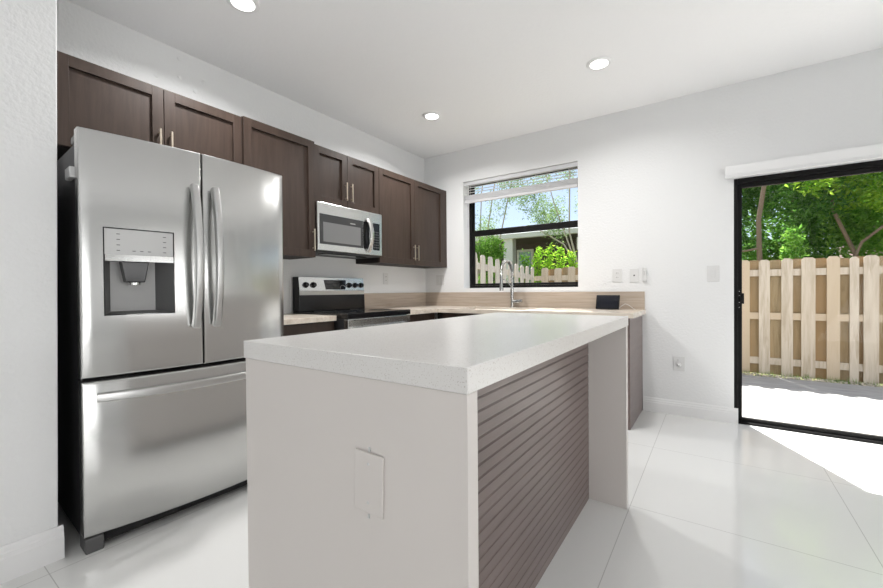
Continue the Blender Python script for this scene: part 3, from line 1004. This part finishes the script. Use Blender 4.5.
plate_on_back('wall_outlet', 'white duplex outlet on the back wall right of the window', 'outlet', 2.251, 1.229, 0.085, 0.124, 'outlet')
plate_on_back('wall_plate', 'white plate with one dark jack left of the wall remote', 'wall plate', 2.396, 1.225, 0.074, 0.124, 'jack')
plate_on_back('light_switch', 'white rocker light switch on the wall left of the patio door', 'switch', 2.994, 1.223, 0.085, 0.135, 'rocker')
plate_on_back('light_switch', 'square white two-rocker switch plate under the corner wall cabinet', 'switch', 0.230, 1.228, 0.118, 0.124, 'double')
lowo = plate_on_back('wall_outlet', 'white outlet low on the wall between counter end and patio door', 'outlet', 2.748, 0.448, 0.085, 0.124, 'plain')
q_ = MB().lathe([(0.018, 0), (0.018, 0.008), (0.008, 0.014), (0.005, 0.03)], (0, -0.0060, 0), (-0.3, -1, 0.25), 16).build('cable_nub', m_white_plastic, lowo, smooth=True)
q_.location = (0.0, 0.0, -0.01)
q_ = MB().box(-0.014, -0.010, 0.02, -0.002, -0.0060, 0.04).build('jack', m_silver, lowo)
# remote in its cradle
r = thing('wall_remote', 'slim white remote in a wall cradle rightmost of the small group by the window', 'remote', loc=(2.4820, 0, 1.2250))
MB().box(2.4640, -0.012, 1.1630, 2.5020, -0.0005, 1.2680).build('cradle', m_white_plastic, r, bevel=0.003)
q_ = MB().box(2.4670, -0.026, 1.1700, 2.4990, -0.0125, 1.2930).build('body', m_white_plastic, r, bevel=0.004)
MB().box(2.4750, -0.0275, 1.2230, 2.4910, -0.0255, 1.2630).build('buttons', m_silver, q_)
settle(r)
# outlet on left wall above backsplash
r = thing('wall_outlet', 'white duplex outlet on the left wall above the wood backsplash', 'outlet', loc=(0, -0.735, 1.235))
MB().box(0.0005, -0.775, 1.173, 0.006, -0.695, 1.297).build('plate', m_white_plastic, r, bevel=0.002)
for dz in (-0.02, 0.02):
    q_ = MB().box(0.0055, -0.752, 1.235 + dz - 0.014, 0.0075, -0.718, 1.235 + dz + 0.014).build('receptacle', m_white_plastic, r, bevel=0.001)
    MB().box(0.0072, -0.7435, 1.235 + dz - 0.003, 0.0082, -0.741, 1.235 + dz + 0.007).box(0.0072, -0.729, 1.235 + dz - 0.003, 0.0082, -0.7265, 1.235 + dz + 0.007).build('slots', m_dark_slot, q_)
settle(r)

# ------------------------------------------------------------------ kitchen island
IX0, IX1, IY0, IY1, IZ0, IZ1 = 1.9075, 2.6470, -3.4065, -1.820, 0.916, 0.965
isl = thing('kitchen_island', 'white quartz island with end panels and brown slatted back', 'island', loc=((IX0 + IX1) / 2, (IY0 + IY1) / 2, 0))
MB().box(IX0, IY0, IZ0, IX1, IY1, IZ1).build('countertop', m_quartz, isl, bevel=0.0025)
MB().box(IX0 + 0.004, IY0 + 0.004, 0.0, IX1 - 0.003, -3.365, IZ0 - 0.0005).build('end_panel', m_panel, isl, bevel=0.0015)
MB().box(IX0 + 0.004, -1.8625, 0.0, IX1 - 0.003, IY1 - 0.004, IZ0 - 0.0005).build('end_panel', m_panel, isl, bevel=0.0015)
CXF = 2.461
prof = []
pitch = 0.0381
nsl = 24
prof.append((2.440, 0.001))
prof.append((CXF, 0.001))
for k in range(nsl):
    zt_ = 0.9155 - (nsl - 1 - k) * pitch
    zg = zt_ - 0.0
    if k < nsl - 1:
        prof += [(CXF, zg - 0.0062), (CXF - 0.0016, zg - 0.0050), (CXF - 0.0016, zg - 0.0028), (CXF - 0.013, zg - 0.0029), (CXF - 0.013, zg), (CXF, zg + 0.0005)]
prof += [(CXF, 0.9155), (2.440, 0.9155)]
m = MB()
m.prism([(x, 0, z) for x, z in prof], (0, -3.3645, 0), (0, -1.863, 0))
m.build('slatted_back', m_slat, isl)
MB().box(1.942, -3.3645, 0.10, 2.4395, -1.863, 0.9155).build('cabinet_box', m_carcass, isl)
MB().box(2.0, -3.3645, 0.0, 2.4395, -1.863, 0.099).build('toe_kick', m_carcass, isl)
for k in range(3):
    ya = -3.362 + k * 0.4995
    d = MB()
    w = 0.496
    xa, xb = 1.921, 1.941
    d.box(xa, ya, 0.105, xb, ya + 0.058, 0.912).box(xa, ya + w - 0.058, 0.105, xb, ya + w, 0.912)
    d.box(xa, ya + 0.058, 0.105, xb, ya + w - 0.058, 0.163).box(xa, ya + 0.058, 0.854, xb, ya + w - 0.058, 0.912)
    d.box(xa + 0.009, ya + 0.054, 0.159, xb - 0.001, ya + w - 0.054, 0.858)
    d.build('door', m_panel, isl, bevel=0.001)
settle(isl)
# blank plate on the island end
r = thing('wall_plate', 'blank white cover plate on the near end of the island', 'wall plate', loc=(2.398, -3.4025, 0.69))
pm = Matrix.Translation((2.398, -3.4026, 0.691)) @ Matrix.Rotation(math.radians(1.5), 4, 'Y')
q_ = MB().box(-0.0425, -0.0050, -0.066, 0.0425, -0.0005, 0.066, pm).build('plate', m_panel, r, bevel=0.0025)
for dz in (-0.042, 0.042):
    MB().lathe([(0.0035, 0), (0.003, 0.0012)], pm @ Vector((0.0, -0.0051, dz)), (0, -1, 0), 10).build('screw', m_silver, q_)
for dz in (-0.072, 0.072):
    MB().box(-0.0025, -0.003, dz - 0.005, 0.0025, -0.0005, dz + 0.005, pm).build('mounting_ear', m_silver, r)
settle(r)

# ------------------------------------------------------------------ recessed lights
LIGHTS = [((2.311, -0.945), 'round recessed ceiling light nearest the patio door'),
          ((0.802, -0.945), 'round recessed ceiling light nearest the cabinet corner'),
          ((0.795, -2.768), 'round recessed ceiling light above the refrigerator at the top edge')]
for (x, y), lab in LIGHTS:
    r = thing('recessed_light', lab, 'ceiling light', 'recessed ceiling lights', (x, y, H))
    MB().lathe([(0.088, -0.0005), (0.088, -0.004), (0.080, -0.010), (0.062, -0.010), (0.060, -0.006), (0.060, -0.0005)], (x, y, H), (0, 0, 1), 40).build('trim_ring', m_trim, r, smooth=True)
    MB().lathe([(0.0595, -0.007), (0.0595, -0.0105)], (x, y, H), (0, 0, 1), 40).build('lens', m_glow, r)
    settle(r)
    d = bpy.data.lights.new('downlight', 'AREA')
    d.shape = 'DISK'
    d.size = 0.12
    d.energy = DOWNLIGHT_W * (0.62 if x > 2 else 1.15)
    d.color = (1.0, 0.99, 0.98)
    d.spread = math.radians(155)
    lo_ = bpy.data.objects.new('downlight', d)
    lo_.location = (x, y, H - 0.013)
    C.objects.link(lo_)

# ------------------------------------------------------------------ window blind (raised)
bl = thing('window_blind', 'white raised mini blind hanging at the top of the window', 'blind', loc=((WX0 + WX1) / 2, 0.035, 2.33))
bx0, bx1 = WX0 + 0.004, WX1 - 0.004
MB().box(bx0, 0.012, 2.325, bx1, 0.060, 2.366).build('headrail', m_blind, bl, bevel=0.002)
m = MB()
for k in range(3):
    z = 2.302 - k * 0.030
    m.box(bx0 + 0.01, 0.022, z, bx1 - 0.01, 0.050, z + 0.0016)
m.build('open_slats', m_blind, bl)
m = MB()
for k in range(14):
    z = 2.150 + k * 0.0046
    m.box(bx0 + 0.008, 0.020 + 0.002 * (k % 2), z, bx1 - 0.008, 0.050, z + 0.0030)
m.build('stacked_slats', m_blind, bl)
MB().box(bx0 + 0.006, 0.018, 2.122, bx1 - 0.006, 0.054, 2.1485).build('bottom_rail', m_blind, bl, bevel=0.003)
for x in (WX0 + 0.09, 1.0, 1.45, WX1 - 0.09):
    MB().tube([(x, 0.0165, 2.325), (x, 0.0165, 2.135)], 0.0018, 6).build('ladder_cord', m_blind, bl)
MB().tube([(WX0 + 0.055, 0.010, 2.33), (WX0 + 0.055, 0.010, 1.83)], 0.0035, 8).build('tilt_wand', m_blind, bl)
settle(bl)

# ------------------------------------------------------------------ outdoors: ground, patio
GZ = -0.12
tag(MB().box(-40, T, GZ - 0.3, 40, 60, GZ - 0.04).build('ground', m_ground), 'soil and grass beyond the patio', kind='structure')
tag(MB().box(1.9, T, GZ - 0.2, 9.0, 3.0, GZ).build('patio', m_concrete), 'pale concrete patio outside the glass door', kind='structure')
tag(MB().box(0.25, T, GZ - 0.2, 1.899, 3.0, GZ - 0.02).build('side_yard', m_ground), 'side yard below the window', kind='structure')
gv = MB()
for k in range(700):
    x, y = rnd.uniform(2.6, 6.5), rnd.uniform(2.985, 3.12)
    s = rnd.uniform(0.010, 0.026)
    z = GZ + 0.003 + rnd.uniform(-0.005, 0.012)
    mtx = Matrix.Translation((x, y, z)) @ Matrix.Rotation(rnd.uniform(0, 3), 4, 'Z') @ Matrix.Rotation(rnd.uniform(-0.5, 0.5), 4, 'X')
    pts = [mtx @ Vector(p) for p in ((-s, 0, 0), (s, 0, 0), (0, -s * 0.7, 0), (0, s * 0.7, 0), (0, 0, -s * 0.5), (0, 0, s * 0.5))]
    vs = [gv.bm.verts.new(p) for p in pts]
    for f_ in ((0, 2, 5), (2, 1, 5), (1, 3, 5), (3, 0, 5), (2, 0, 4), (1, 2, 4), (3, 1, 4), (0, 3, 4)):
        gv.bm.faces.new([vs[i] for i in f_])
tag(gv.build('gravel', m_gravel), 'loose pale gravel along the fence foot', 'gravel', kind='stuff')
gs = MB()
for k in range(900):
    x, y = rnd.uniform(2.6, 6.5), rnd.uniform(3.02, 3.13)
    if rnd.random() < (x - 3.4) / 2.5:
        continue
    h = rnd.uniform(0.03, 0.09)
    a = rnd.uniform(0, math.pi)
    dx, dy = 0.004 * math.cos(a), 0.004 * math.sin(a)
    lx, ly = rnd.uniform(-0.03, 0.03), rnd.uniform(-0.03, 0.03)
    gs.bm.faces.new([gs.bm.verts.new(p) for p in ((x - dx, y - dy, GZ - 0.02), (x + dx, y + dy, GZ - 0.02), (x + lx, y + ly, GZ + h))])
tag(gs.build('grass', m_grass, norm=False), 'short green grass tufts at the left fence foot', 'grass', kind='stuff')

# ------------------------------------------------------------------ fences


def dog_ear(m, p, along, thick, w, z0, z1):
    """one picket: p = base centre, along = unit vector of the fence line, thick = vector through the board"""
    a, t = Vector(along), Vector(thick)
    c = 0.028
    prof = [(-w / 2, z0), (w / 2, z0), (w / 2, z1 - c), (w / 2 - c * 0.8, z1 - c * 0.15), (w / 2 - c, z1), (-w / 2 + c, z1), (-w / 2 + c * 0.8, z1 - c * 0.15), (-w / 2, z1 - c)]
    base = Vector((p[0], p[1], 0))
    m.prism([base + a * u + Vector((0, 0, zz)) for u, zz in prof], -t / 2, t / 2)


fb = thing('wood_fence', 'weathered tan board fence behind the patio', 'fence', 'wooden fences', (3.5, 3.13, GZ))
for z in (0.07, 0.70, 1.305):
    MB().box(0.2, 3.152, z - 0.04, 8.2, 3.190, z + 0.05).build('rail', m_fence, fb)
front = [(3.347, 0.125), (3.572, 0.120), (3.814, 0.120), (4.029, 0.140), (4.271, 0.124), (4.465, 0.084), (4.615, 0.135)]
x = 4.615 + 0.245
while x < 8.1:
    front.append((x, 0.13))
    x += 0.245
x = 3.347 - 0.245
while x > 0.25:
    front.append((x, 0.13))
    x -= 0.245
for i, (x, w) in enumerate(front):
    m = MB()
    dog_ear(m, (x, 3.143), (1, 0, 0), (0, 0.016, 0), w, GZ + 0.005 + rnd.uniform(0, 0.02) - (0.03 if i % 3 == 2 else 0) * 0, 1.497 + rnd.uniform(-0.012, 0.012))
    m.build('picket', m_fence, fb)
xs = sorted(x for x, w in front)
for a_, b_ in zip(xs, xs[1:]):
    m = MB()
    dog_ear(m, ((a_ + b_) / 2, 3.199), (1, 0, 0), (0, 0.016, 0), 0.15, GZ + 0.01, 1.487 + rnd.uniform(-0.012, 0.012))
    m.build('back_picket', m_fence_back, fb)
settle(fb)

fl = thing('wood_fence', 'pale side fence rising toward the house left of the yard', 'fence', 'wooden fences', (0.2, 1.7, GZ))
for z in (0.15, 0.80, 1.36):
    MB().hull8([(0.15, 0.35, z + 0.09), (0.15, 0.35, z + 0.18), (0.15, 3.12, z - 0.08), (0.15, 3.12, z + 0.01), (0.188, 0.35, z + 0.09), (0.188, 0.35, z + 0.18), (0.188, 3.12, z - 0.08), (0.188, 3.12, z + 0.01)]).build('rail', m_fence_white, fl)
y = 3.06
k = 0
while y > 0.4:
    zt_ = 1.507 + (3.13 - y) * 0.054 + rnd.uniform(-0.012, 0.012)
    m = MB()
    dog_ear(m, (0.197, y), (0, 1, 0), (0.016, 0, 0), 0.125, GZ - 0.04, zt_)
    m.build('picket', m_fence_white, fl)
    m = MB()
    dog_ear(m, (0.141, y - 0.12), (0, 1, 0), (0.016, 0, 0), 0.115, GZ - 0.04, zt_ - 0.02)
    m.build('back_picket', m_fence_white, fl)
    y -= 0.24
settle(fl)

# ------------------------------------------------------------------ plants


def leaf_cloud(blobs, n, size, seed, flat=0.35, aspect=0.42, shell=0.55):
    """leaf blades scattered through ellipsoids; each blade is its own little folded quad"""
    r = random.Random(seed)
    vs, fs = [], []
    tot = sum(b[3] * b[4] * b[5] for b in blobs)
    for b in blobs:
        cnt = int(n * b[3] * b[4] * b[5] / tot)
        for _ in range(cnt):
            d = Vector((r.gauss(0, 1), r.gauss(0, 1), r.gauss(0, 1))).normalized()
            rad = (shell + (1 - shell) * r.random()) if r.random() < 0.8 else r.random()
            rad *= 0.8 + 0.35 * r.random()
            p = Vector((b[0] + d.x * b[3] * rad, b[1] + d.y * b[4] * rad, b[2] + d.z * b[5] * rad))
            ax = Vector((r.gauss(0, 1), r.gauss(0, 1), r.gauss(0, flat * 2) - 0.2)).normalized()
            sd = ax.cross(Vector((r.gauss(0, 0.5), r.gauss(0, 0.5), 1))).normalized()
            L = size * r.uniform(0.6, 1.3)
            w = L * aspect
            i = len(vs)
            nrm = ax.cross(sd) * (L * 0.12)
            vs += [p, p + ax * L * 0.5 + sd * w * 0.5 + nrm, p + ax * L, p + ax * L * 0.5 - sd * w * 0.5 + nrm]
            fs += [(i, i + 1, i + 2), (i, i + 2, i + 3)]
    me = bpy.data.meshes.new('foliage')
    me.from_pydata([tuple(v_) for v_ in vs], [], fs)
    me.update()
    return me


def plant(name, label, cat, base, blobs, n, size, material, trunks, bark, seed, group=None, aspect=0.42, shell=0.55):
    r = thing(name, label, cat, group, base)
    me = leaf_cloud(blobs, n, size, seed, aspect=aspect, shell=shell)
    me.materials.append(material)
    o = bpy.data.objects.new('foliage', me)
    C.objects.link(o)
    o.parent = r
    m = MB()
    for path_, r0, r1 in trunks:
        m.tube(path_, r0, 8, r1)
    m.build('trunk', bark, r, smooth=True)
    return settle(r)


def blobs_random(cx, cy, cz, rx, ry, rz, k, seed, s=0.45):
    r = random.Random(seed)
    out = []
    for _ in range(k):
        d = Vector((r.uniform(-1, 1), r.uniform(-1, 1), r.uniform(-1, 1)))
        if d.length > 1:
            d.normalize()
        q_ = s * r.uniform(0.6, 1.2)
        out.append((cx + d.x * rx, cy + d.y * ry, cz + d.z * rz, rx * q_, ry * q_, rz * q_))
    return out


# behind the patio fence (seen through the door)


def plume(x, y, z0, z1, r0, k=7):
    return [(x + rnd.uniform(-0.04, 0.04), y + rnd.uniform(-0.04, 0.04), z0 + (z1 - z0) * (q + 0.5) / k, r0 * (1.1 - 0.75 * q / k), r0 * (1.1 - 0.75 * q / k), (z1 - z0) / k * 0.75) for q in range(k)]


plant('tree', 'dark leafy tree with a bare brown trunk behind the fence, left in the door view', 'tree', (3.75, 6.0, GZ - 0.04),
      blobs_random(3.7, 6.8, 3.1, 1.5, 0.8, 1.7, 18, 1), 15000, 0.12, m_leaf_dark,
      [([(3.72, 5.6, -0.2), (3.70, 5.6, 1.3), (3.68, 5.6, 2.4), (3.80, 5.62, 3.3), (3.75, 5.7, 4.2)], 0.05, 0.03), ([(3.70, 5.6, 1.85), (3.45, 5.5, 1.80), (3.0, 5.5, 1.86)], 0.022, 0.012)], m_bark, 11, 'trees behind the fence')
plant('tree', 'bright green leafy tree behind the fence near the middle of the door view', 'tree', (4.9, 6.2, GZ - 0.04),
      blobs_random(5.0, 6.0, 3.35, 1.15, 0.7, 1.2, 16, 2, 0.36), 9000, 0.11, m_leaf_bright,
      [([(5.4, 6.6, -0.2), (5.2, 6.5, 1.6), (4.8, 6.3, 2.6), (4.9, 6.2, 3.4)], 0.045, 0.02)], m_bark, 12, 'trees behind the fence')
plant('tree', 'mid green tree with a slanting limb at the right edge of the door view', 'tree', (5.9, 6.6, GZ - 0.04),
      blobs_random(5.7, 6.6, 2.5, 1.1, 0.7, 1.3, 14, 3), 9000, 0.11, m_leaf_mid,
      [([(5.0, 6.1, -0.2), (5.02, 6.1, 1.5), (5.15, 6.05, 1.9), (5.7, 6.0, 2.45), (6.4, 6.0, 2.9)], 0.028, 0.018)], m_bark, 13, 'trees behind the fence')
plant('shrub', 'pointed mid green shrub rising just over the patio fence', 'shrub', (4.05, 4.4, GZ - 0.04),
      plume(4.05, 4.4, 0.4, 2.05, 0.30), 3000, 0.09, m_leaf_mid,
      [([(4.05, 4.4, -0.2), (4.05, 4.4, 1.6)], 0.02, 0.008)], m_bark, 14)
plant('hedge', 'deep dark green thicket filling the background behind the door view', 'hedge', (4.5, 9.5, GZ - 0.04),
      blobs_random(6.0, 9.2, 2.9, 2.7, 0.9, 3.2, 34, 5, 0.36), 22000, 0.19, m_leaf_mid,
      [([(4.6, 9.8, -0.2), (4.7, 9.8, 4.5)], 0.09, 0.04)], m_bark, 15, shell=0.3)
# seen through the kitchen window
for i, (x, y, zt_, s_, lab) in enumerate(((-0.66, 4.75, 1.95, 0.22, 'dark green shrub plume left of the lime plumes over the back fence'), (-0.27, 4.55, 2.02, 0.17, 'lime green shrub plume just right of the dark plume over the back fence'),
                                          (-0.02, 4.5, 2.05, 0.17, 'tallest lime green shrub plume over the back fence in the window'), (0.24, 4.45, 1.98, 0.16, 'lime green shrub plume right of the tallest one over the back fence'),
                                          (0.52, 4.4, 1.90, 0.18, 'rightmost lime green shrub plume over the back fence in the window'))):
    plant('shrub', lab, 'shrub', (x, y, GZ - 0.04), plume(x, y, 0.3, zt_, s_ * 1.25), 2200, 0.075, m_leaf_mid if i == 0 else m_leaf_bright,
          [([(x, y, -0.2), (x, y, zt_ - 0.3)], 0.015, 0.006)], m_bark, 30 + i, 'shrubs over the back fence', aspect=0.5)
plant('shrub', 'bushy green shrub behind the side fence at the left of the window', 'shrub', (-1.4, 4.2, GZ - 0.04),
      blobs_random(-1.5, 4.2, 1.5, 0.55, 0.4, 0.80, 12, 6), 5000, 0.08, m_leaf_mid,
      [([(-1.4, 4.2, -0.2), (-1.4, 4.2, 1.6)], 0.02, 0.01)], m_bark, 16)
plant('tree', 'airy pale green tree with thin leaning stems at the left of the window sky', 'tree', (-2.3, 6.4, GZ - 0.04),
      blobs_random(-2.6, 6.5, 4.2, 1.2, 0.8, 1.8, 22, 7, 0.34), 8500, 0.07, m_leaf_pale,
      [([(-2.7, 6.4, -0.2), (-2.65, 6.4, 2.0), (-2.3, 6.4, 4.0), (-1.9, 6.4, 5.6)], 0.03, 0.010), ([(-2.9, 6.5, -0.2), (-2.85, 6.5, 2.0), (-2.75, 6.5, 4.0), (-2.5, 6.5, 5.6)], 0.025, 0.010),
       ([(-2.3, 6.4, -0.2), (-2.1, 6.4, 2.6), (-1.7, 6.4, 4.3), (-1.5, 6.4, 5.4)], 0.025, 0.010)], m_bark_pale, 17, 'airy trees in the window', aspect=0.35)
plant('tree', 'airy pale green tree with forked branches at the right of the window sky', 'tree', (-0.3, 6.6, GZ - 0.04),
      blobs_random(-0.6, 6.6, 4.3, 1.2, 0.8, 1.7, 16, 8, 0.30) + blobs_random(-0.45, 4.0, 7.3, 1.0, 0.9, 0.6, 10, 9, 0.5), 12500, 0.075, m_leaf_pale,  # second, higher crown is added out of view to keep sun off the window
      [([(0.3, 6.5, -0.2), (0.1, 6.5, 1.6), (-0.3, 6.5, 2.3), (-1.0, 6.5, 2.75)], 0.03, 0.012), ([(-0.1, 6.5, 2.1), (-0.55, 6.5, 3.4), (-0.95, 6.5, 4.9)], 0.02, 0.008),
       ([(0.1, 6.5, 1.6), (-0.15, 6.5, 2.6), (-0.1, 6.4, 4.2), (-0.2, 5.6, 5.6), (-0.4, 4.2, 7.2)], 0.025, 0.010)], m_bark_pale, 18, 'airy trees in the window', aspect=0.4)

# ------------------------------------------------------------------ neighbouring houses
nh = thing('neighbour_house', 'low brown house with a pale eave seen through the kitchen window', 'house', loc=(-2.0, 11.5, GZ - 0.04))
MB().box(-6.0, 11.0, GZ - 0.04, 2.2, 15.0, 2.95).build('wall', m_house_wall, nh)
MB().box(-6.4, 8.9, 2.90, 2.6, 9.1, 3.06).build('fascia', m_house_white, nh)
MB().prism([(0, 8.95, 3.06), (0, 15.4, 3.06), (0, 12.2, 3.75)], (-6.4, 0, 0), (2.6, 0, 0)).build('roof', m_roof, nh)
MB().box(-6.4, 9.1, 2.92, 2.6, 15.3, 3.05).build('soffit', m_house_wall, nh)
MB().box(-3.24, 9.0, GZ - 0.04, -2.90, 9.3, 2.90).build('porch_column', m_house_white, nh)
MB().box(-0.72, 9.2, 2.40, -0.45, 9.5, 2.80).build('wall_lamp', m_house_white, nh)
wf_ = MB().box(-3.6, 10.96, 0.9, -2.9, 11.0, 2.7).build('window', m_house_white, nh)
MB().box(-3.5, 10.95, 1.0, -3.0, 10.958, 2.6).build('pane', m_house_glass, wf_)
settle(nh)
nh = thing('neighbour_house', 'pink stucco house half hidden by trees at the right of the door view', 'house', loc=(7.5, 13.5, GZ - 0.04))
MB().box(6.6, 12.2, GZ - 0.04, 12.0, 16.0, 3.95).build('wall', m_stucco, nh)
MB().box(6.3, 11.7, 3.95, 12.4, 16.4, 4.15).build('eave', m_house_white, nh)
MB().prism([(0, 11.7, 4.15), (0, 16.4, 4.15), (0, 14.0, 5.2)], (6.3, 0, 0), (12.4, 0, 0)).build('roof', m_roof, nh)
wf_ = MB().box(6.75, 12.14, 3.1, 7.75, 12.2, 3.75).build('window', m_house_white, nh)
MB().box(6.81, 12.125, 3.16, 7.22, 12.139, 3.69).build('pane', m_house_glass, wf_)
MB().box(7.28, 12.125, 3.16, 7.69, 12.139, 3.69).build('pane', m_house_glass, wf_)
settle(nh)
